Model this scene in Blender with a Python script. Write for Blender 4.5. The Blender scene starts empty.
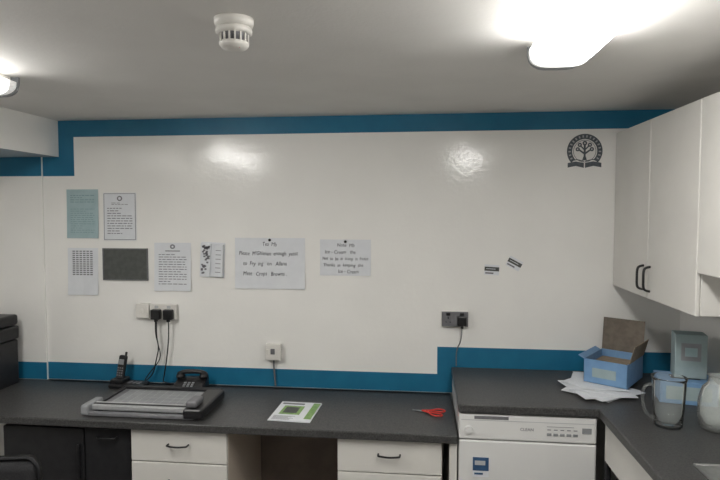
import bpy, bmesh, math, random
from mathutils import Vector, Matrix
random.seed(4)
S=bpy.context.scene
COL=S.collection
try:
    S.view_settings.view_transform='Standard'
except Exception: pass

# ------------------------------------------------------------ materials
def mat(name,c,rough=.5,metal=0,spec=.5,c2=None,scale=40,bump=0,bscale=60,trans=0,emit=0,ior=1.45,detail=4,coat=0,lo=.4,hi=.6,crough=.1):
    m=bpy.data.materials.new(name); m.use_nodes=True
    nt=m.node_tree; b=nt.nodes['Principled BSDF']
    b.inputs['Base Color'].default_value=(*c,1)
    b.inputs['Roughness'].default_value=rough
    b.inputs['Metallic'].default_value=metal
    b.inputs['Specular IOR Level'].default_value=spec
    b.inputs['IOR'].default_value=ior
    b.inputs['Transmission Weight'].default_value=trans
    b.inputs['Coat Weight'].default_value=coat
    b.inputs['Coat Roughness'].default_value=crough
    if emit:
        b.inputs['Emission Color'].default_value=(1,.985,.95,1)
        b.inputs['Emission Strength'].default_value=emit
    tc=nt.nodes.new('ShaderNodeTexCoord')
    if c2 is not None:
        n=nt.nodes.new('ShaderNodeTexNoise'); n.inputs['Scale'].default_value=scale; n.inputs['Detail'].default_value=detail
        r=nt.nodes.new('ShaderNodeValToRGB')
        r.color_ramp.elements[0].color=(*c,1); r.color_ramp.elements[1].color=(*c2,1)
        r.color_ramp.elements[0].position=lo; r.color_ramp.elements[1].position=hi
        nt.links.new(tc.outputs['Object'],n.inputs['Vector'])
        nt.links.new(n.outputs['Fac'],r.inputs['Fac'])
        nt.links.new(r.outputs['Color'],b.inputs['Base Color'])
    if bump:
        n=nt.nodes.new('ShaderNodeTexNoise'); n.inputs['Scale'].default_value=bscale; n.inputs['Detail'].default_value=3
        bp=nt.nodes.new('ShaderNodeBump'); bp.inputs['Strength'].default_value=bump; bp.inputs['Distance'].default_value=.01
        nt.links.new(tc.outputs['Object'],n.inputs['Vector'])
        nt.links.new(n.outputs['Fac'],bp.inputs['Height'])
        nt.links.new(bp.outputs['Normal'],b.inputs['Normal'])
        if coat: nt.links.new(bp.outputs['Normal'],b.inputs['Coat Normal'])
    return m
def glassmat(name,tint,fr=.12,rough=.03,blend=.35):
    m=bpy.data.materials.new(name); m.use_nodes=True; nt=m.node_tree; nt.nodes.clear()
    o=nt.nodes.new('ShaderNodeOutputMaterial'); t=nt.nodes.new('ShaderNodeBsdfTransparent'); g=nt.nodes.new('ShaderNodeBsdfGlossy'); d=nt.nodes.new('ShaderNodeBsdfDiffuse')
    t.inputs[0].default_value=(*tint,1); g.inputs['Roughness'].default_value=rough; g.inputs[0].default_value=(1,1,1,1); d.inputs[0].default_value=(.8,.82,.8,1)
    lw=nt.nodes.new('ShaderNodeLayerWeight'); lw.inputs[0].default_value=blend
    mx=nt.nodes.new('ShaderNodeMixShader'); mx2=nt.nodes.new('ShaderNodeMixShader'); mx2.inputs[0].default_value=fr
    nt.links.new(t.outputs[0],mx2.inputs[1]); nt.links.new(d.outputs[0],mx2.inputs[2])
    nt.links.new(lw.outputs['Fresnel'],mx.inputs[0]); nt.links.new(mx2.outputs[0],mx.inputs[1]); nt.links.new(g.outputs[0],mx.inputs[2])
    nt.links.new(mx.outputs[0],o.inputs[0]); return m
WALL=mat('wall_paint',(.845,.835,.805),.42,spec=.35,c2=(.865,.855,.825),scale=3,bump=.075,bscale=38,coat=1,crough=.15)
CEIL=mat('ceiling_paint',(.77,.755,.73),.8,spec=.2,c2=(.80,.785,.76),scale=3,bump=.08,bscale=90)
BLUE=mat('blue_paint',(.011,.135,.245),.4,c2=(.013,.15,.265),scale=8,bump=.06)
FLOOR=mat('floor_vinyl',(.16,.15,.14),.5,c2=(.22,.21,.2),scale=30)
TOP=mat('worktop_laminate',(.031,.031,.031),.38,spec=.4,c2=(.088,.087,.085),scale=160,detail=6,bump=.03,bscale=300,lo=.35,hi=.75)
UNIT=mat('unit_laminate',(.65,.635,.60),.4,c2=(.67,.655,.62),scale=6)
UNITS=mat('unit_side_beige',(.52,.45,.38),.5,c2=(.54,.47,.40),scale=6)
KNEESHADE=mat('knee_shade_brown',(.16,.125,.105),.6,c2=(.19,.15,.125),scale=10)  # under-counter shadow put into a brown base colour
WHITE=mat('white_enamel',(.69,.69,.68),.25,c2=(.70,.70,.69),scale=5)
WPL=mat('white_plastic',(.68,.66,.62),.35,c2=(.70,.68,.64),scale=5)
GPL=mat('grey_plastic',(.14,.14,.15),.4,c2=(.17,.17,.18),scale=20)
MGPL=mat('mid_grey_plastic',(.24,.25,.26),.4,c2=(.27,.28,.29),scale=20)
LGPL=mat('light_grey_plastic',(.42,.43,.44),.4,c2=(.45,.46,.47),scale=20)
BLK=mat('black_plastic',(.009,.009,.010),.35,c2=(.014,.014,.016),scale=20)
DARK=mat('dark_laminate',(.013,.013,.015),.45,c2=(.018,.018,.020),scale=20)
FAB=mat('black_fabric',(.010,.010,.012),.8,c2=(.018,.018,.020),scale=200,bump=.2,bscale=400)
STEEL=mat('brushed_steel',(.58,.58,.58),.28,metal=1,c2=(.64,.64,.64),scale=60)
ALU=mat('aluminium',(.56,.57,.58),.35,metal=.6,c2=(.60,.61,.62),scale=60)
PAPER=mat('paper_white',(.70,.72,.75),.6,c2=(.72,.74,.77),scale=20)
PAPERG=mat('paper_green',(.34,.46,.48),.6,c2=(.37,.49,.51),scale=20)
DGREY=mat('noticeboard_grey',(.07,.075,.07),.55,c2=(.085,.09,.085),scale=40)
INK=mat('ink_black',(.01,.01,.03),.6,c2=(.02,.02,.04),scale=50)
INKG=mat('ink_grey',(.17,.17,.19),.6,c2=(.20,.20,.22),scale=50)
INKL=mat('ink_light',(.20,.30,.32),.6,c2=(.23,.33,.35),scale=50)
LAMP=mat('lamp_diffuser',(.9,.9,.88),.4,emit=29)
LAMP2=mat('lamp_diffuser_shoulder',(.9,.9,.88),.4,emit=3.0)
LAMP3=mat('lamp_diffuser_end',(.8,.8,.78),.4,emit=.3)
GLASS=glassmat('clear_glass',(.98,.99,.985),.06,.05,.12)
FROST=glassmat('frosted_plastic',(.95,.97,.96),.22,.15,.15)
RED=mat('red_plastic',(.54,.03,.02),.35,c2=(.58,.04,.03),scale=20)
GREEN=mat('print_green',(.16,.30,.08),.5,c2=(.23,.37,.13),scale=60)
CARD=mat('cardboard_brown',(.26,.20,.14),.75,c2=(.30,.235,.17),scale=40)
CARDG=mat('cardboard_inner_grey',(.12,.10,.08),.7,c2=(.155,.13,.105),scale=30)
BBLUE=mat('box_blue',(.155,.29,.49),.5,c2=(.175,.32,.52),scale=20)
BPALE=mat('box_pale_green',(.29,.37,.38),.7,c2=(.32,.40,.41),scale=20)
STK=mat('sticker_blue',(.03,.08,.17),.4,c2=(.04,.10,.21),scale=40)

# ------------------------------------------------------------ mesh helpers
def fin(name,bm,mats,parent=None,smooth=False,loc=None,rot=None):
    me=bpy.data.meshes.new(name); 
    bmesh.ops.recalc_face_normals(bm,faces=bm.faces[:])
    bm.to_mesh(me); bm.free()
    for m in (mats if isinstance(mats,(list,tuple)) else [mats]): me.materials.append(m)
    if smooth:
        for p in me.polygons: p.use_smooth=True
    o=bpy.data.objects.new(name,me); COL.objects.link(o)
    if parent: o.parent=parent
    if loc: o.location=loc
    if rot: o.rotation_euler=rot
    return o
def addbox(bm,x0,x1,y0,y1,z0,z1,bev=0,mi=0,M=None,seg=2):
    r=bmesh.ops.create_cube(bm,size=1)
    vs=r['verts']
    for v in vs:
        v.co=Vector(((x0+x1)/2+v.co.x*(x1-x0),(y0+y1)/2+v.co.y*(y1-y0),(z0+z1)/2+v.co.z*(z1-z0)))
    fs=set(f for v in vs for f in v.link_faces)
    if M is not None:
        for v in vs: v.co=M@v.co
    for f in fs: f.material_index=mi
    if bev:
        es=set(e for v in vs for e in v.link_edges)
        rr=bmesh.ops.bevel(bm,geom=list(es),offset=bev,segments=seg,profile=.5,affect='EDGES')
        for f in rr['faces']: f.material_index=mi
def box(name,x0,x1,y0,y1,z0,z1,m,bev=0,parent=None,**k):
    bm=bmesh.new(); addbox(bm,x0,x1,y0,y1,z0,z1,bev); return fin(name,bm,m,parent,**k)
def group(name,loc=(0,0,0),rot=(0,0,0)):
    e=bpy.data.objects.new(name,None); COL.objects.link(e); e.location=loc; e.rotation_euler=rot; e.empty_display_size=.05
    return e
def addlathe(bm,prof,seg=32,c=(0,0,0),mi=0,M=None):
    rings=[]
    for r,z in prof:
        if r<1e-6: 
            co=Vector((c[0],c[1],c[2]+z)); 
            rings.append([bm.verts.new(M@co if M is not None else co)])
        else:
            rg=[]
            for i in range(seg):
                a=2*math.pi*i/seg; co=Vector((c[0]+r*math.cos(a),c[1]+r*math.sin(a),c[2]+z))
                rg.append(bm.verts.new(M@co if M is not None else co))
            rings.append(rg)
    for a,b in zip(rings,rings[1:]):
        for i in range(seg):
            j=(i+1)%seg
            if len(a)==1 and len(b)==1: continue
            if len(a)==1: f=bm.faces.new((a[0],b[i],b[j]))
            elif len(b)==1: f=bm.faces.new((a[i],b[0],a[j]))
            else: f=bm.faces.new((a[i],b[i],b[j],a[j]))
            f.material_index=mi
def lathe(name,prof,m,parent=None,seg=32,loc=None,rot=None,smooth=True):
    bm=bmesh.new(); addlathe(bm,prof,seg); o=fin(name,bm,m,parent,smooth=smooth,loc=loc,rot=rot)
    return o
def tube(name,pts,r,m,parent=None,cyclic=False):
    cu=bpy.data.curves.new(name,'CURVE'); cu.dimensions='3D'; cu.bevel_depth=r; cu.bevel_resolution=3; cu.resolution_u=8; cu.use_fill_caps=True
    sp=cu.splines.new('NURBS'); sp.points.add(len(pts)-1)
    for p,q in zip(sp.points,pts): p.co=(*q,1)
    sp.use_endpoint_u=not cyclic; sp.use_cyclic_u=cyclic; sp.order_u=3
    t=bpy.data.objects.new(name+'_c',cu); COL.objects.link(t)
    bpy.context.view_layer.update()
    me=bpy.data.meshes.new_from_object(t.evaluated_get(bpy.context.evaluated_depsgraph_get()))
    bpy.data.objects.remove(t); me.materials.clear(); me.materials.append(m)
    for p in me.polygons: p.use_smooth=True
    o=bpy.data.objects.new(name,me); COL.objects.link(o)
    if parent: o.parent=parent
    return o
def text_geo(txt,width=None,size=None,shear=.15,thick=.012):
    cu=bpy.data.curves.new('t','FONT'); cu.body=txt; cu.size=1; cu.shear=shear; cu.offset=thick; cu.resolution_u=2
    t=bpy.data.objects.new('t',cu); COL.objects.link(t); bpy.context.view_layer.update()
    me=bpy.data.meshes.new_from_object(t.evaluated_get(bpy.context.evaluated_depsgraph_get()))
    bpy.data.objects.remove(t)
    vs=[(v.co.x,v.co.y) for v in me.vertices]; fs=[tuple(p.vertices) for p in me.polygons]
    x0=min(v[0] for v in vs); x1=max(v[0] for v in vs)
    s=size if size else 1
    sx=(width/(x1-x0)) if width else s
    vs=[((v[0]-x0)*sx,v[1]*s) for v in vs]
    return vs,fs
def text_obj(name,txt,m,parent,x,y,z,size,width=None,shear=0,rot=None):
    vs,fs=text_geo(txt,width,size,shear)
    me=bpy.data.meshes.new(name); me.from_pydata([(a+x,y,b+z) for a,b in vs],[],fs); me.materials.append(m)
    o=bpy.data.objects.new(name,me); COL.objects.link(o); o.parent=parent
    return o

# ------------------------------------------------------------ constants
H=1.763; ZL=.76; ZH=.905; ZC=2.294
XR=1.36; XA=-2.124; XL=-3.3; YB=-5.0

# ------------------------------------------------------------ room shell
box('wall_back',XL-.1,XR+.1,0,.12,0,ZC+.1,WALL)
box('wall_right',XR,XR+.1,YB,0,0,ZC+.1,WALL)
box('wall_left',XL-.1,XL,YB,0,0,ZC+.1,WALL)
box('wall_front',XL-.1,XR+.1,YB-.1,YB,0,ZC+.1,WALL)
box('floor',XL-.1,XR+.1,YB-.1,.12,-.1,0,FLOOR)
box('ceiling',XL-.1,XR+.1,YB-.1,.12,ZC,ZC+.1,CEIL)
box('wall_bulkhead',XL,XA,YB,0,2.084,ZC,WALL)
box('wall_alcove',XL,-2.227,-.015,0,0,2.084,WALL,.002)
def band(n,x0,x1,z0,z1,y=0): box('trim_%d'%n,x0,x1,y-.0015,y,z0,z1,BLUE)
band(1,XA,XR,2.199,ZC)
band(2,XA,-2.03,1.972,2.199)
band(3,-2.227,XA,1.972,2.084)
band(4,XL,-2.227,1.972,2.084,-.015)
band(5,-2.227,.089,ZL,.862)
band(6,.089,XR,ZL,1.015)
band(7,XL,-2.227,ZL,.862,-.015)

# ------------------------------------------------------------ ceiling lights
def fixture(x,yend,L,name='fluorescent_ceiling_light'):
    g=group(name,(x,yend,ZC))
    box('housing',-.07,.07,-L+.01,-.01,-.028,0,WPL,.006,g)
    bm=bmesh.new()
    w=.092;h=.058
    N=14
    secs=[]
    M_=8
    ys=[(-.05*(1-math.cos(math.pi/2*i/M_)),.60+.40*math.sin(math.pi/2*i/M_)) for i in range(M_+1)]+[(-.075,1),(-.11,1)]
    full=ys+[(-L-y,s) for y,s in reversed(ys)]
    for y,s in full:
        ring=[]
        for k in range(N+1):
            t=math.pi*k/N
            cx=math.copysign(abs(math.cos(t))**.6,math.cos(t))*w*(.75+.25*s)
            cz=-.022-abs(math.sin(t))**.6*h*s
            ring.append(bm.verts.new((cx,y,cz)))
        secs.append(ring)
    for a,b in zip(secs,secs[1:]):
        ym=(a[0].co.y+b[0].co.y)/2; d=min(-ym,L+ym)
        mi=2 if d<.05 else (1 if d<.11 else 0)
        for k in range(N): bm.faces.new((a[k],a[k+1],b[k+1],b[k])).material_index=mi
        bm.faces.new((a[0],b[0],b[N],a[N])).material_index=mi
    bm.faces.new(secs[0]).material_index=2; bm.faces.new(secs[-1]).material_index=2
    fin('diffuser',bm,[LAMP,LAMP2,LAMP3],g,smooth=True)
    for y0,y1,nm in ((.0,.012,'end_cap_1'),(-L-.012,-L,'end_cap_2')):
        bm=bmesh.new()
        outs=[]
        for y in (y0,y1):
            outs.append([bm.verts.new((math.copysign(abs(math.cos(math.pi*k/N))**.6,math.cos(math.pi*k/N))*.090,y,-abs(math.sin(math.pi*k/N))**.6*.076)) for k in range(N+1)])
        bm.faces.new(outs[0]); bm.faces.new(outs[1])
        for k in range(N): bm.faces.new((outs[0][k],outs[0][k+1],outs[1][k+1],outs[1][k]))
        bm.faces.new((outs[0][0],outs[1][0],outs[1][N],outs[0][N]))
        fin(nm,bm,MGPL,g)
    return g
fixture(.425,-1.22,1.5)
fixture(-1.68,-1.02,1.5)

# ------------------------------------------------------------ smoke detector
g=group('smoke_detector',(-.52,-1.57,ZC))
lathe('base',[(0,0),(.054,0),(.054,-.012),(.050,-.022),(.0,-.022)],WPL,g)
lathe('collar',[(0,-.024),(.046,-.024),(.050,-.030),(.050,-.038),(.044,-.042),(0,-.042)],WPL,g)
lathe('chamber',[(0,-.018),(.040,-.018),(.036,-.066),(0,-.066)],GPL,g)
bm=bmesh.new()
for i in range(16):
    a=2*math.pi*i/16
    addbox(bm,.034,.041,-.0022,.0022,-.067,-.038,M=Matrix.Rotation(a,4,'Z'))
fin('vent_ribs',bm,WPL,g)
lathe('cap',[(0,-.064),(.041,-.064),(.041,-.070),(.034,-.079),(.018,-.084),(0,-.084)],WPL,g)
lathe('indicator',[(0,-.020),(.003,-.066),(.003,-.083),(0,-.084)],RED,g,12,loc=(.02,-.015,.002))

# ------------------------------------------------------------ paper notices
def doc(name,x0,x1,z0,z1,pm,inks,imats,curl=.01,texts=(),rot=0,pin=False):
    w=x1-x0;h=z1-z0
    def yc(x,z):
        v=(z/h+.5); u=x/w
        return -.002-curl*(1-v)**2*(.4+1.2*abs(u)) 
    bm=bmesh.new(); N=10
    gv=[[bm.verts.new((w*(i/N-.5),yc(w*(i/N-.5),h*(j/N-.5)),h*(j/N-.5))) for i in range(N+1)] for j in range(N+1)]
    for j in range(N):
        for i in range(N): bm.faces.new((gv[j][i],gv[j][i+1],gv[j+1][i+1],gv[j+1][i]))
    for (a,b,c,d,mi) in inks:
        n=max(1,int((b-a)*10)); 
        for k in range(n):
            aa=a+(b-a)*k/n; bb=a+(b-a)*(k+1)/n
            q=[((aa-.5)*w,(c-.5)*h),((bb-.5)*w,(c-.5)*h),((bb-.5)*w,(d-.5)*h),((aa-.5)*w,(d-.5)*h)]
            f=bm.faces.new([bm.verts.new((x,yc(x,z)-.0012,z)) for x,z in q]); f.material_index=mi
    for (t,fx,fz,fw,sz) in texts:
        vs,fs=text_geo(t,fw*w,sz,thick=-.004)
        nv=[bm.verts.new(((fx-.5)*w+a,yc((fx-.5)*w+a,(fz-.5)*h+b)-.0015,(fz-.5)*h+b+.0015*math.sin(a*60))) for a,b in vs]
        for f in fs:
            try: ff=bm.faces.new([nv[i] for i in f]); ff.material_index=1
            except Exception: pass
    me=bpy.data.meshes.new(name); bm.to_mesh(me); bm.free()
    for m in [pm]+imats: me.materials.append(m)
    o=bpy.data.objects.new(name,me); COL.objects.link(o); o.location=((x0+x1)/2,0,(z0+z1)/2); o.rotation_euler=(0,rot,0)
    if pin:
        q=lathe('pin',[(0,0),(.008,0),(.008,.003),(.006,.007),(0,.009)],BLK,o,16,loc=(.0,-.003,h/2-.012),rot=(math.pi/2,0,0))
    return o
def para(rows,z0,z1,x0=.12,x1=.88,mi=1,hgt=.35,gap=0):
    out=[];st=(z1-z0)/rows
    for r in range(rows):
        z=z1-(r+.5)*st
        x=x0
        end=x1 if random.random()<.75 else x0+(x1-x0)*random.uniform(.4,.8)
        while x<end-.03:
            w=random.uniform(.05,.14); out.append((x,min(x+w,end),z-st*hgt/2,z+st*hgt/2,mi)); x+=w+.025
    return out
doc('green_notice',-2.081,-1.884,1.607,1.893,PAPERG,para(4,.72,.9)+para(12,.1,.62,hgt=.25),[INKL],.006)
def ring_ink(cx,cz,r,w,h,mi=1,n=12):
    return [(cx+r*math.cos(2*math.pi*k/n)-.02,cx+r*math.cos(2*math.pi*k/n)+.02,cz+r*w/h*math.sin(2*math.pi*k/n)-.012,cz+r*w/h*math.sin(2*math.pi*k/n)+.012,mi) for k in range(n)]
doc('letter_notice',-1.853,-1.650,1.595,1.873,PAPER,ring_ink(.5,.88,.06,.2,.28)+para(2,.74,.8,.25,.75)+para(11,.12,.7,hgt=.3)+[(.02,.98,.975,.985,1),(.02,.98,.015,.025,1),(.02,.035,.02,.98,1),(.965,.98,.02,.98,1)],[INKG],.005)
tb=[]
for r in range(12):
    z=.93-r*.045
    for c in range(6): tb.append((.16+c*.115,.16+c*.115+.085,z-.012,z+.012,1))
doc('timetable_notice',-2.083,-1.892,1.271,1.549,PAPER,tb,[INKG],.010)
doc('typed_notice',-1.545,-1.323,1.303,1.583,PAPER,ring_ink(.5,.92,.05,.2,.28)+[(.3,.7,.82,.84,1)]+para(13,.12,.78,hgt=.3),[INKG],.012)
doc('handwritten_sign',-1.061,-.654,1.324,1.614,PAPER,[],[INK],.008,
    texts=[('Tea  Mb',.40,.84,.20,.033),("Please  M'Ghienan  enough  yeast",.06,.66,.84,.033),('to  Fry  ing   on   Allana',.12,.46,.62,.033),('Meat   Crops   Browns .',.12,.26,.62,.033)],pin=True)
doc('handwritten_sign',-.568,-.281,1.405,1.607,PAPER,[],[INK],.006,
    texts=[('Note  Mb',.34,.80,.34,.028),('Ice - Cream   the',.10,.61,.6,.028),('Not  to  be  in  scoop  in  freeze',.05,.43,.9,.026),('Thanks  in  keeping  the',.07,.25,.78,.026),('Ice - Cream',.36,.07,.4,.028)],pin=True)
g=group('grey_notice_board',(-1.723,0,1.455))
box('panel',-.139,.139,-.006,0,-.094,.094,DGREY,.002,g)
bm=bmesh.new()
for a in ((-.139,.139,.088,.094),(-.139,.139,-.094,-.088),(-.139,-.133,-.094,.094),(.133,.139,-.094,.094)): addbox(bm,a[0],a[1],-.009,-.005,a[2],a[3])
fin('frame',bm,GPL,g)
g=group('leaflet_holder',(-1.194,0,1.487),(0,math.radians(3),0))
box('back_plate',-.07,.07,-.004,0,-.10,.10,PAPER,.001,g)
bm=bmesh.new()
addbox(bm,-.07,-.010,-.016,-.004,-.10,.094,.002)
addbox(bm,.015,.066,-.022,-.004,-.095,.09,.002)
fin('leaflets',bm,PAPER,g)
bm=bmesh.new()
for i in range(40):
    z=-.085+random.random()*.16; x=-.066+random.random()*.042
    addbox(bm,x,x+.012,-.0175,-.016,z,z+.009)
for i in range(6):
    z=-.07+i*.025
    addbox(bm,.024,.055,-.0235,-.022,z,z+.003)
fin('leaflet_print',bm,INKG,g)

# emblem on wall : ring, lettering, branching tree motif, open book base
EMB=mat('emblem_grey',(.085,.10,.115),.5,c2=(.105,.12,.135),scale=60)
bm=bmesh.new()
def annulus(bm,r0,r1,a0=0,a1=2*math.pi,n=48,y=-.002,cx=0,cz=0):
    vs=[]
    for i in range(n+1):
        a=a0+(a1-a0)*i/n
        vs.append((bm.verts.new((cx+r0*math.cos(a),y,cz+r0*math.sin(a))),bm.verts.new((cx+r1*math.cos(a),y,cz+r1*math.sin(a)))))
    for p,q in zip(vs,vs[1:]): bm.faces.new((p[0],p[1],q[1],q[0]))
annulus(bm,.064,.091,math.radians(-42),math.radians(222))
annulus(bm,.056,.0585)
def poly(bm,pts,y=-.0025): bm.faces.new([bm.verts.new((a,y,b)) for a,b in pts])
poly(bm,[(-.012,-.048),(.012,-.048),(.005,-.025),(.005,.035),(-.005,.035),(-.005,-.025)])
for s in (-1,1):
    poly(bm,[(s*.003,-.018),(s*.034,.006),(s*.032,.013),(s*.003,-.006)],-.0027)
    poly(bm,[(s*.003,.004),(s*.026,.028),(s*.022,.033),(s*.003,.014)],-.0027)
    annulus(bm,.004,.011,cx=s*.036,cz=.010,n=16,y=-.0029)
    annulus(bm,.004,.011,cx=s*.026,cz=.033,n=16,y=-.0029)
annulus(bm,.004,.012,cx=0,cz=.042,n=16,y=-.0029)
for sx in (-1,1):
    poly(bm,[(sx*.004,-.050),(sx*.040,-.042),(sx*.070,-.048),(sx*.070,-.053),(sx*.040,-.047),(sx*.004,-.055)])
    poly(bm,[(sx*.003,-.062),(sx*.045,-.054),(sx*.086,-.062),(sx*.086,-.086),(sx*.045,-.078),(sx*.003,-.088)])
o=fin('wall_emblem',bm,EMB); o.location=(.855,0,2.083)
bm=bmesh.new()
for i in range(18):
    a=math.radians(-30+i*14.1)
    M=Matrix.Translation((.0775*math.cos(a),-.0035,.0775*math.sin(a)))@Matrix.Rotation(math.pi/2-a,4,'Y')
    addbox(bm,-.0035,.0035,-.0005,.0005,-.006,.006,M=M)
fin('lettering',bm,LGPL,o)

for (x,z,r) in ((.380,1.446,math.radians(3)),(.500,1.482,math.radians(28))):
    g=group('contact_card',(x,0,z),(0,r,0))
    box('card',-.039,.039,-.002,0,-.028,.028,PAPER,0,g)
    box('print_band',-.039,.039,-.0028,-.002,-.006,.016,DGREY,0,g)
    box('print_line',-.030,.020,-.0034,-.0028,.004,.007,PAPER,0,g)
    box('print_footer',-.034,.010,-.0028,-.002,-.022,-.014,INKG,0,g)

# ------------------------------------------------------------ sockets
def plug(g,x,z,y0,m=BLK,n=1):
    bm=bmesh.new(); addbox(bm,x-.025,x+.025,y0-.026,y0,z-.025,z+.028,.006); addbox(bm,x-.008,x+.008,y0-.024,y0-.006,z-.040,z-.02,.003)
    fin('plug_%d'%n,bm,m,g)
g=group('double_socket',(.183,0,1.176))
box('back_box',-.073,.073,-.022,0,-.043,.043,WPL,.004,g)
box('face_plate',-.071,.071,-.030,-.022,-.041,.041,GPL,.003,g)
bm=bmesh.new()
for sx in (-1,1):
    addbox(bm,sx*.037-.011,sx*.037+.011,-.034,-.029,.020,.036,.002)
    if sx<0:
        addbox(bm,sx*.037-.003,sx*.037+.003,-.0315,-.029,.002,.012)
        for q in (-.011,.011): addbox(bm,sx*.037+q-.004,sx*.037+q+.004,-.0315,-.029,-.018,-.013)
fin('switches',bm,BLK,g)
plug(g,.037,-.008,-.030)
tube('cable',[(.037,-.042,-.045),(.036,-.045,-.08),(.03,-.03,-.13),(.014,-.012,-.16),(.008,-.01,-.21),(.01,-.012,-.262)],.003,GPL,g)

g=group('double_socket',(-1.487,0,1.182))
box('face_plate',-.080,.080,-.030,0,-.043,.043,WPL,.003,g)
bm=bmesh.new()
for sx in (-1,1): addbox(bm,sx*.037-.011,sx*.037+.011,-.034,-.029,.022,.038,.002)
fin('switches',bm,LGPL,g)
for i,x in enumerate((-.034,.040)):
    bm=bmesh.new(); addbox(bm,x-.028,x+.028,-.062,-.030,-.040,.018,.006); addbox(bm,x-.008,x+.008,-.056,-.036,-.054,-.038,.003)
    fin('plug_%d'%(i+1),bm,BLK,g)
z0=-.05
tube('cable_1',[(-.037,-.046,z0),(-.04,-.05,-.12),(-.02,-.04,-.2),(-.045,-.03,-.28),(-.06,-.035,-.36),(-.11,-.05,-.412),(-.17,-.08,-.418)],.0035,BLK,g)
tube('cable_2',[(.040,-.046,z0),(.045,-.05,-.12),(.03,-.04,-.22),(.015,-.03,-.3),(.0,-.030,-.38),(-.01,-.03,-.416),(.06,-.03,-.418)],.0035,BLK,g)
tube('cable_3',[(-.03,-.046,z0),(-.03,-.06,-.15),(.0,-.045,-.26),(-.08,-.03,-.35),(-.12,-.06,-.414),(-.05,-.10,-.418)],.003,BLK,g)
g=group('light_switch',(-1.612,0,1.187))
box('face_plate',-.040,.040,-.030,0,-.043,.043,WPL,.004,g)
box('rocker',-.007,.007,-.035,-.029,-.012,.012,WPL,.002,g)
g=group('fused_spur',(-.835,0,.966))
box('back_box',-.045,.045,-.032,0,-.045,.045,WPL,.004,g)
box('face_plate',-.045,.045,-.040,-.032,-.045,.045,WPL,.003,g)
box('fuse_carrier',-.012,.012,-.044,-.039,-.010,.022,GPL,.002,g)
box('rocker',-.034,-.020,-.044,-.039,-.01,.018,WPL,.002,g)
tube('cable',[(.0,-.02,-.043),(.0,-.018,-.08),(.004,-.015,-.14),(.008,-.013,-.20)],.005,GPL,g)

# ------------------------------------------------------------ worktops
def rtop(name,pieces,m=TOP):
    bm=bmesh.new()
    for p in pieces: addbox(bm,*p,.006,seg=3)
    return fin(name,bm,m)
rtop('low_worktop',[(XL,.165,-.61,-.0155,ZL-.038,ZL),(-2.226,.165,-.05,-.0015,ZL-.038,ZL)])
o=rtop('high_worktop',[(.167,XR,-.61,-.0015,ZH-.038,ZH),(.77,.93,-2.7,-.6,ZH-.038,ZH),(.92,XR,-1.14,-.6,ZH-.038,ZH),(1.29,XR,-2.7,-1.13,ZH-.038,ZH),(.92,1.30,-2.7,-2.02,ZH-.038,ZH)])

def drawer_unit(x0,x1,ztop,n):
    g=group('drawer_unit',((x0+x1)/2,-.58,0)); w=(x1-x0)/2
    box('carcass',-w,w,.02,.56,.09,ztop-.001,UNITS,.001,g)
    box('plinth',-w+.01,w-.01,.06,.5,0,.09,DARK,0,g)
    z=ztop-.010; i=1
    for hh in (.152,.20,.26):
        box('drawer_front_%d'%i,-w+.002,w-.002,0,.019,z-hh,z,UNIT,.003,g)
        zc=z-hh*.42
        tube('handle_%d'%i,[(-.05,.0,zc),(-.05,-.022,zc),(-.045,-.026,zc),(0,-.028,zc-.004),(.045,-.026,zc),(.05,-.022,zc),(.05,.0,zc)],.0045,BLK,g)
        z-=hh+.005; i+=1
    return g
drawer_unit(-1.395,-.913,ZL-.038,3)
drawer_unit(-.385,.098,ZL-.038,3)
box('knee_space_shade_panel',-.911,-.387,-.03,-.002,.0,ZL-.04,KNEESHADE)  # added sheet over the wall, coloured as the shade in the knee space
box('worktop_end_panel',.130,.164,-.585,-.004,0,ZL-.039,UNIT,.001)
g=group('undercounter_fridge',(-1.865,-.56,0))
box('body',-.215,.215,.03,.53,.03,.70,DARK,.004,g)
box('door',-.215,.215,0,.028,.04,.695,DARK,.006,g)
box('handle',.185,.2,-.018,.002,.45,.62,BLK,.004,g)
box('feet',-.2,.2,.06,.5,0,.03,BLK,0,g)
g=group('undercounter_dark_filler',(-1.525,-.56,0))  # added dark unit, fills the gap beside the drawers so it reads dark
box('body',-.12,.12,.02,.55,0,.72,DARK,.002,g)
box('door',-.118,.118,0,.019,.09,.70,DARK,.003,g)
tube('handle',[(-.05,.0,.66),(-.05,-.02,.66),(0,-.024,.66),(.05,-.02,.66),(.05,0,.66)],.004,BLK,g)

# ------------------------------------------------------------ dishwasher
g=group('dishwasher',(.468,-.60,0)); w=.297
box('body',-w,w,.03,.58,.08,.862,WHITE,.003,g)
box('control_panel',-w,w,0,.03,.745,.860,WHITE,.006,g)
box('door',-w,w,0,.03,.13,.740,WHITE,.006,g)
box('kick_plate',-w+.01,w-.01,.03,.05,0,.125,WHITE,.002,g)
box('feet',-w+.02,w-.02,.06,.5,0,.08,BLK,0,g)
box('handle_recess',-.23,-.08,-.001,.01,.838,.853,GPL,.001,g)
box('panel_line',-w+.01,w-.01,-.001,.002,.832,.835,LGPL,0,g)
text_obj('brand_text','CLEAN',INKG,g,-.03,-.0012,.793,.019)
bm=bmesh.new()
for i in range(5): addbox(bm,.085+i*.028,.105+i*.028,-.003,.001,.775,.787,.001)
addbox(bm,.235,.275,-.002,.001,.79,.815,.001)
fin('buttons',bm,MGPL,g)
bm=bmesh.new()
for i in range(5): addbox(bm,.087+i*.028,.103+i*.028,-.001,.001,.80,.804)
addbox(bm,.085,.20,-.001,.001,.815,.817)
fin('panel_print',bm,INKG,g)
M=Matrix.Rotation(math.pi/2,4,'X')
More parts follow.
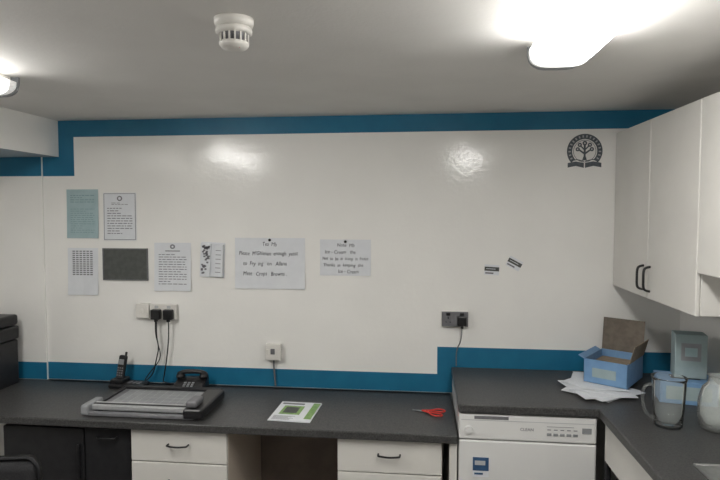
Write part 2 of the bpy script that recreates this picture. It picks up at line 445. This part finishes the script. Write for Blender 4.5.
bm=bmesh.new(); addlathe(bm,[(0,0),(.018,0),(.016,.012),(0,.012)],24,(-.255,.79,0),M=M); fin('program_dial',bm,WHITE,g)
box('sticker',-.235,-.165,-.0015,0,.575,.665,PAPER,0,g)
box('sticker_top',-.235,-.165,-.003,-.0015,.604,.665,STK,0,g)
box('sticker_mid',-.228,-.19,-.003,-.0015,.586,.594,STK,0,g)
box('sticker_tag',-.226,-.180,-.004,-.003,.630,.650,LGPL,0,g)

g=group('base_unit',(.79,-.63,0))
box('fascia_panel',0,.018,-2.0,0,.69,.866,UNIT,.002,g)
box('rear_carcass',.05,.56,-.45,-.0,0.09,.68,DARK,.002,g)
box('side_panel',.02,.56,-2.0,-1.98,0,.866,UNIT,.001,g)
box('plinth',.06,.5,-.43,-.02,0,.09,DARK,0,g)
box('corner_post',.0,.018,-.03,.0,0,.69,DARK,.001,g)

g=group('stainless_sink',(1.11,-1.14,ZH))
bm=bmesh.new()
def frame(bm,x0,x1,y0,y1,X0,X1,Y0,Y1,z,t):
    addbox(bm,X0,x0,Y0,Y1,z,z+t); addbox(bm,x1,X1,Y0,Y1,z,z+t); addbox(bm,x0,x1,Y0,y0,z,z+t); addbox(bm,x0,x1,y1,Y1,z,z+t)
frame(bm,-.14,.14,-.84,-.44,-.19,.19,-.89,.01,0,.003)
for k in range(9): addbox(bm,-.13+k*.032,-.118+k*.032,-.40,-.04,.003,.006,.001)
addbox(bm,-.19,.19,.004,.012,.0,.007,.002); addbox(bm,-.192,-.186,-.89,.01,.0,.007,.002)
fin('rim_and_drainer',bm,STEEL,g)
bm=bmesh.new()
addbox(bm,-.14,.14,-.84,-.44,-.16,-.157); addbox(bm,-.142,-.14,-.84,-.44,-.16,0);addbox(bm,.14,.142,-.84,-.44,-.16,0);addbox(bm,-.14,.14,-.842,-.84,-.16,0);addbox(bm,-.14,.14,-.44,-.438,-.16,0)
fin('bowl',bm,STEEL,g)
tube('tap',[(.165,-.62,0),(.165,-.62,.10),(.165,-.62,.22),(.12,-.62,.27),(.04,-.62,.26),(.03,-.62,.2)],.011,STEEL,g)

# ------------------------------------------------------------ wall cupboards
def cupboard(y0,y1,zb,zt,nd,handles):
    g=group('wall_cupboard',(1.03,y0,0)); L=y1-y0
    box('carcass',0,XR-1.03-.001,0,L,zb+.002,zt,UNIT,.002,g)
    dl=L/nd
    for i in range(nd):
        box('door_%d'%(i+1),-.018,-.001,i*dl+.002,(i+1)*dl-.002,zb,zt,UNIT,.004,g)
    for k,yy in enumerate(handles):
        tube('handle_%d'%(k+1),[(-.018,yy,zb+.035),(-.040,yy,zb+.038),(-.047,yy,zb+.055),(-.047,yy,zb+.09),(-.047,yy,zb+.125),(-.040,yy,zb+.142),(-.018,yy,zb+.145)],.0055,BLK,g)
cupboard(-.91,-.002,1.372,2.176,2,(.455-.035,.455+.04))
cupboard(-1.82,-.912,1.535,2.176,2,(.455-.035,.455+.04))

# ------------------------------------------------------------ items, low worktop
g=group('paper_trimmer',(-1.345,-.375,ZL)); g.scale=(.93,1,1.15)
bm=bmesh.new()
addbox(bm,-.31,.29,-.14,.17,.012,.026,.004)
fin('bed',bm,GPL,g)
bm=bmesh.new()
for x in (-.27,.25):
    for y in (-.12,.14): addlathe(bm,[(0,0),(.015,0),(.012,.013),(0,.013)],16,(x,y,0))
fin('feet',bm,BLK,g)
box('bed_insert',-.25,.22,-.09,.14,.026,.0275,MGPL,0,g)
bm=bmesh.new()
for i in range(11): addbox(bm,-.24+i*.045,-.2385+i*.045,-.085,.135,.0275,.028)
for j in range(5): addbox(bm,-.245,.215,-.07+j*.045,-.069+j*.045,.0275,.028)
fin('measuring_grid',bm,LGPL,g)
bm=bmesh.new(); addbox(bm,-.31,.29,.15,.185,.01,.038,.005); addbox(bm,-.31,-.285,-.12,.17,.012,.034,.004)
fin('rear_fence',bm,BLK,g)
box('cutting_rail',-.32,.28,-.165,-.110,.020,.045,ALU,.006,g)
box('rail_slot',-.29,.25,-.153,-.136,.0445,.0465,BLK,0,g)
box('front_strip',-.31,.28,-.195,-.167,.004,.020,GPL,.004,g)
bm=bmesh.new(); addbox(bm,.225,.330,-.20,.12,.006,.050,.012,seg=3); fin('end_cap_right',bm,BLK,g)
bm=bmesh.new(); addbox(bm,-.335,-.29,-.20,-.06,.006,.050,.010,seg=3); fin('end_cap_left',bm,MGPL,g)
bm=bmesh.new(); addbox(bm,.235,.295,-.185,-.085,.050,.080,.012,seg=3); fin('cutting_head',bm,GPL,g)

# cordless telephone standing in its charging base
g=group('cordless_telephone',(-1.66,-.105,ZL),(0,0,math.radians(-6)))
bm=bmesh.new()
addbox(bm,-.10,.10,-.055,.055,0,.028,.010,seg=3)
addbox(bm,-.095,-.02,-.045,.045,.022,.052,.010,seg=3)
fin('charging_base',bm,BLK,g)
M=Matrix.Translation((-.060,.0,.030))@Matrix.Rotation(math.radians(-12),4,'X')@Matrix.Rotation(math.radians(3),4,'Y')
bm=bmesh.new(); addbox(bm,-.024,.024,-.013,.013,0,.148,.010,M=M,seg=3); addbox(bm,.010,.020,-.006,.006,.140,.168,.003,M=M)
fin('handset',bm,BLK,g)
bm=bmesh.new(); addbox(bm,-.016,.016,-.0145,-.0125,.095,.125,.0,M=M); fin('screen',bm,MGPL,g)
bm=bmesh.new()
for r in range(4):
    for c in range(3): addbox(bm,-.017+c*.013,-.009+c*.013,-.0145,-.0125,.030+r*.014,.038+r*.014,0,M=M)
for c in range(3): addbox(bm,.0+c*.028,.018+c*.028,-.02,.02,.028,.031,.001)
fin('buttons',bm,GPL,g)

# desk telephone: wedge body, keypad, handset across the top
g=group('desk_telephone',(-1.29,-.115,ZL),(0,0,math.radians(5)))
bm=bmesh.new()
pr=[(-.085,0),(.075,0),(.075,.060),(.040,.062),(-.085,.022)]
A=[bm.verts.new((-.085,y,z)) for y,z in pr]; B=[bm.verts.new((.085,y,z)) for y,z in pr]
bm.faces.new(A); bm.faces.new(B)
for i in range(5): bm.faces.new((A[i],A[(i+1)%5],B[(i+1)%5],B[i]))
bmesh.ops.bevel(bm,geom=bm.edges[:],offset=.006,segments=2,affect='EDGES')
fin('body',bm,BLK,g)
tube('handset_grip',[(-.078,.035,.078),(-.06,.035,.092),(0,.035,.096),(.06,.035,.092),(.078,.035,.078)],.013,BLK,g)
lathe('earpiece',[(0,0),(.024,0),(.026,.010),(.020,.026),(0,.028)],BLK,g,24,loc=(-.066,.035,.060))
lathe('mouthpiece',[(0,0),(.024,0),(.026,.010),(.020,.026),(0,.028)],BLK,g,24,loc=(.066,.035,.060))
M=Matrix.Translation((0,-.085,.0225))@Matrix.Rotation(math.atan2(.04,.125),4,'X')
bm=bmesh.new()
for r in range(4):
    for c in range(3): addbox(bm,-.030+c*.022,-.016+c*.022,.015+r*.017,.026+r*.017,0,.004,.001,M=M)
fin('keypad',bm,MGPL,g)

g=group('leaflet_booklet',(-.622,-.395,ZL),(0,0,math.radians(-3)))
bm=bmesh.new(); addbox(bm,-.105,.105,-.13,.13,0,.003); addbox(bm,-.105,.105,-.13,.13,.003,.006,M=Matrix.Rotation(math.radians(1.2),4,'Z'))
fin('pages',bm,PAPER,g)
box('cover_photo',-.075,.03,-.05,.07,.0062,.0066,GREEN,0,g)
box('cover_banner',.065,.10,-.10,.12,.0062,.0066,GREEN,0,g)
box('cover_picture',-.06,.01,-.03,.05,.0066,.0070,DGREY,0,g)
bm=bmesh.new()
for i in range(6): addbox(bm,-.09,.02-random.random()*.04,-.12+i*.009,-.117+i*.009,.0062,.0066)
addbox(bm,-.095,.02,.09,.11,.0062,.0066)
fin('cover_text',bm,INKG,g)

g=group('scissors',(.02,-.325,ZL),(0,0,math.radians(-14)))
def bl(a,nm,s):
    bm=bmesh.new(); z=.004+.002*s
    pts=[(0,.006),(-.060,.0005),(-.065,-.002),(0,-.006),(.02,-.004),(.02,.004)]
    f1=[bm.verts.new((x,y*s,z)) for x,y in pts]; f2=[bm.verts.new((x,y*s,z+.0015)) for x,y in pts]
    bm.faces.new(f1); bm.faces.new(f2)
    for i in range(6): bm.faces.new((f1[i],f1[(i+1)%6],f2[(i+1)%6],f2[i]))
    o=fin(nm,bm,STEEL,g); o.rotation_euler=(0,0,a)
bl(math.radians(6),'blade_1',1); bl(math.radians(-6),'blade_2',-1)
for s,nm in ((1,'handle_1'),(-1,'handle_2')):
    tube(nm,[(-.015,.001*s,.008),(.025,.012*s,.008),(.055,.012*s,.007),(.088,.012*s,.007),(.100,.038*s,.007),(.068,.052*s,.007),(.040,.038*s,.007),(.024,.014*s,.008),(-.015,.002*s,.008)],.0036,RED,g)
lathe('pivot_screw',[(0,.0),(.004,.0),(.004,.010),(0,.011)],STEEL,g,12)

g=group('desktop_printer',(-2.535,-.26,ZL))
box('body',-.19,.19,-.17,.17,.0,.26,DARK,.012,g)
box('side_panel',.165,.196,-.176,-.13,.005,.255,WPL,.003,g)
box('output_bay',-.14,.14,-.175,-.10,.14,.21,BLK,.004,g)
box('paper_tray',-.14,.14,-.182,-.15,.02,.11,WPL,.006,g)
bm=bmesh.new(); addbox(bm,-.195,.195,-.18,.175,.262,.34,.012,seg=3); fin('scanner_unit',bm,BLK,g)
bm=bmesh.new(); addbox(bm,-.19,.19,-.17,.175,.343,.405,.015,seg=3); fin('scanner_lid',bm,BLK,g)
box('control_panel',-.10,.10,-.19,-.178,.275,.325,GPL,.003,g)

# ------------------------------------------------------------ items, high worktop
bm=bmesh.new()
for i in range(9):
    a=math.radians(random.uniform(-60,15)); M=Matrix.Translation((.85+random.uniform(-.05,.03),-.305+random.uniform(-.07,.05),ZH+.0006+i*.0028))@Matrix.Rotation(a,4,'Z')
    addbox(bm,-.105,.105,-.14,.14,0,.0022,M=M)
fin('loose_papers',bm,PAPER)
zp=ZH+.027
g=group('open_carton',(.95,-.235,zp),(0,0,math.radians(-35)))
bw,bd,bh=.100,.130,.115
bm=bmesh.new(); t=.003
addbox(bm,-bw,bw,-bd,bd,0,t)
addbox(bm,-bw,bw,-bd,-bd+t,0,bh); addbox(bm,-bw,bw,bd-t,bd,0,bh); addbox(bm,-bw,-bw+t,-bd,bd,0,bh); addbox(bm,bw-t,bw,-bd,bd,0,bh)
fin('box_body',bm,BBLUE,g)
box('front_label',-.06,.05,-bd-.001,-bd,.03,.075,BPALE,0,g)
box('contents',-bw+.006,bw-.006,-bd+.006,bd-.006,t,.08,CARD,.003,g)
M=Matrix.Translation((0,bd,bh))@Matrix.Rotation(math.radians(-8),4,'X')
bm=bmesh.new(); addbox(bm,-bw,bw,0,.003,0,.165,M=M); fin('lid',bm,CARDG,g)
M=Matrix.Translation((bw,0,bh))@Matrix.Rotation(math.radians(15),4,'Y')
bm=bmesh.new(); addbox(bm,0,.003,-bd+.02,bd,0,.085,M=M); fin('side_flap',bm,CARD,g)
M=Matrix.Translation((-bw,0,bh))@Matrix.Rotation(math.radians(-65),4,'Y')
bm=bmesh.new(); addbox(bm,-.003,0,-bd,bd-.02,0,.03,M=M); fin('tuck_flap',bm,BBLUE,g)

g=group('tissue_box',(1.20,-.42,ZH),(0,0,math.radians(-12)))
box('body',-.115,.115,-.09,.09,0,.10,BBLUE,.003,g)
box('print_panel',-.09,.09,-.0915,-.09,.02,.08,BPALE,0,g)
box('opening',-.06,.06,-.03,.03,.10,.1012,BLK,0,g)
g=group('tea_carton',(1.225,-.40,ZH+.1014),(0,0,math.radians(-12)))
box('body',-.065,.065,-.045,.045,0,.20,BPALE,.003,g)
box('label',-.04,.04,-.046,-.045,.08,.16,MGPL,0,g)
box('label_print',-.025,.025,-.0468,-.046,.10,.14,PAPERG,0,g)

g=group('glass_jug',(.985,-.773,ZH))
lathe('jug_body',[(0,0),(.046,0),(.052,.006),(.056,.06),(.060,.13),(.062,.185),(.066,.20),(.063,.2),(.059,.185),(.057,.13),(.053,.06),(.049,.012),(0,.010)],GLASS,g,40)
tube('handle',[(-.058,-.005,.165),(-.085,-.01,.175),(-.105,-.012,.15),(-.103,-.012,.09),(-.085,-.01,.04),(-.054,-.005,.035)],.006,GLASS,g)
g=group('frosted_bottle',(1.165,-.79,ZH))
lathe('bottle_body',[(0,0),(.055,0),(.066,.01),(.074,.06),(.071,.12),(.058,.165),(.040,.185),(.036,.21),(.040,.215),(.037,.215),(.033,.21),(.036,.184),(.055,.163),(.068,.12),(.071,.06),(.062,.014),(0,.010)],FROST,g,40)

# ------------------------------------------------------------ office chair
g=group('office_chair',(-1.68,-1.13,0),(0,0,math.radians(12)))
bm=bmesh.new(); addbox(bm,-.21,.21,-.03,.03,.44,.81,.05,seg=4)
o=fin('backrest',bm,FAB,g,smooth=True)
for v in o.data.vertices: v.co.y-=.9*v.co.x**2
bm=bmesh.new(); addbox(bm,-.22,.22,.0,.36,.36,.43,.028,seg=4); fin('seat',bm,FAB,g,smooth=True)
tube('back_bracket',[(0,.15,.355),(0,-.06,.35),(0,-.055,.46),(0,-.035,.60)],.014,BLK,g)
lathe('gas_stem',[(0,.07),(.025,.07),(.025,.20),(.015,.20),(.015,.36),(0,.36)],BLK,g,20,loc=(0,.17,0))
for i in range(5):
    a=2*math.pi*i/5+.3; x=.24*math.cos(a); y=.17+.24*math.sin(a)
    tube('base_leg_%d'%(i+1),[(0,.17,.09),(x*.5,.17+(y-.17)*.5,.085),(x,y,.06)],.016,BLK,g)
    q=lathe('castor_%d'%(i+1),[(0,-.018),(.022,-.018),(.027,-.01),(.027,.01),(.022,.018),(0,.018)],BLK,g,16,loc=(x,y,.0275),rot=(math.pi/2,0,a))

# ------------------------------------------------------------ world + camera
w=bpy.data.worlds.new('World'); S.world=w; w.use_nodes=True
w.node_tree.nodes['Background'].inputs[0].default_value=(.5,.55,.6,1); w.node_tree.nodes['Background'].inputs[1].default_value=.3
cd=bpy.data.cameras.new('Camera'); cam=bpy.data.objects.new('Camera',cd); COL.objects.link(cam)
cd.sensor_width=36; cd.sensor_fit='HORIZONTAL'; cd.lens=560/720*36; cd.clip_start=.02
cam.location=(0,-3.1,H)
th=math.radians(6.3); ph=math.radians(2.9)
cam.rotation_euler=(math.radians(90)-ph,0,th)
S.camera=cam
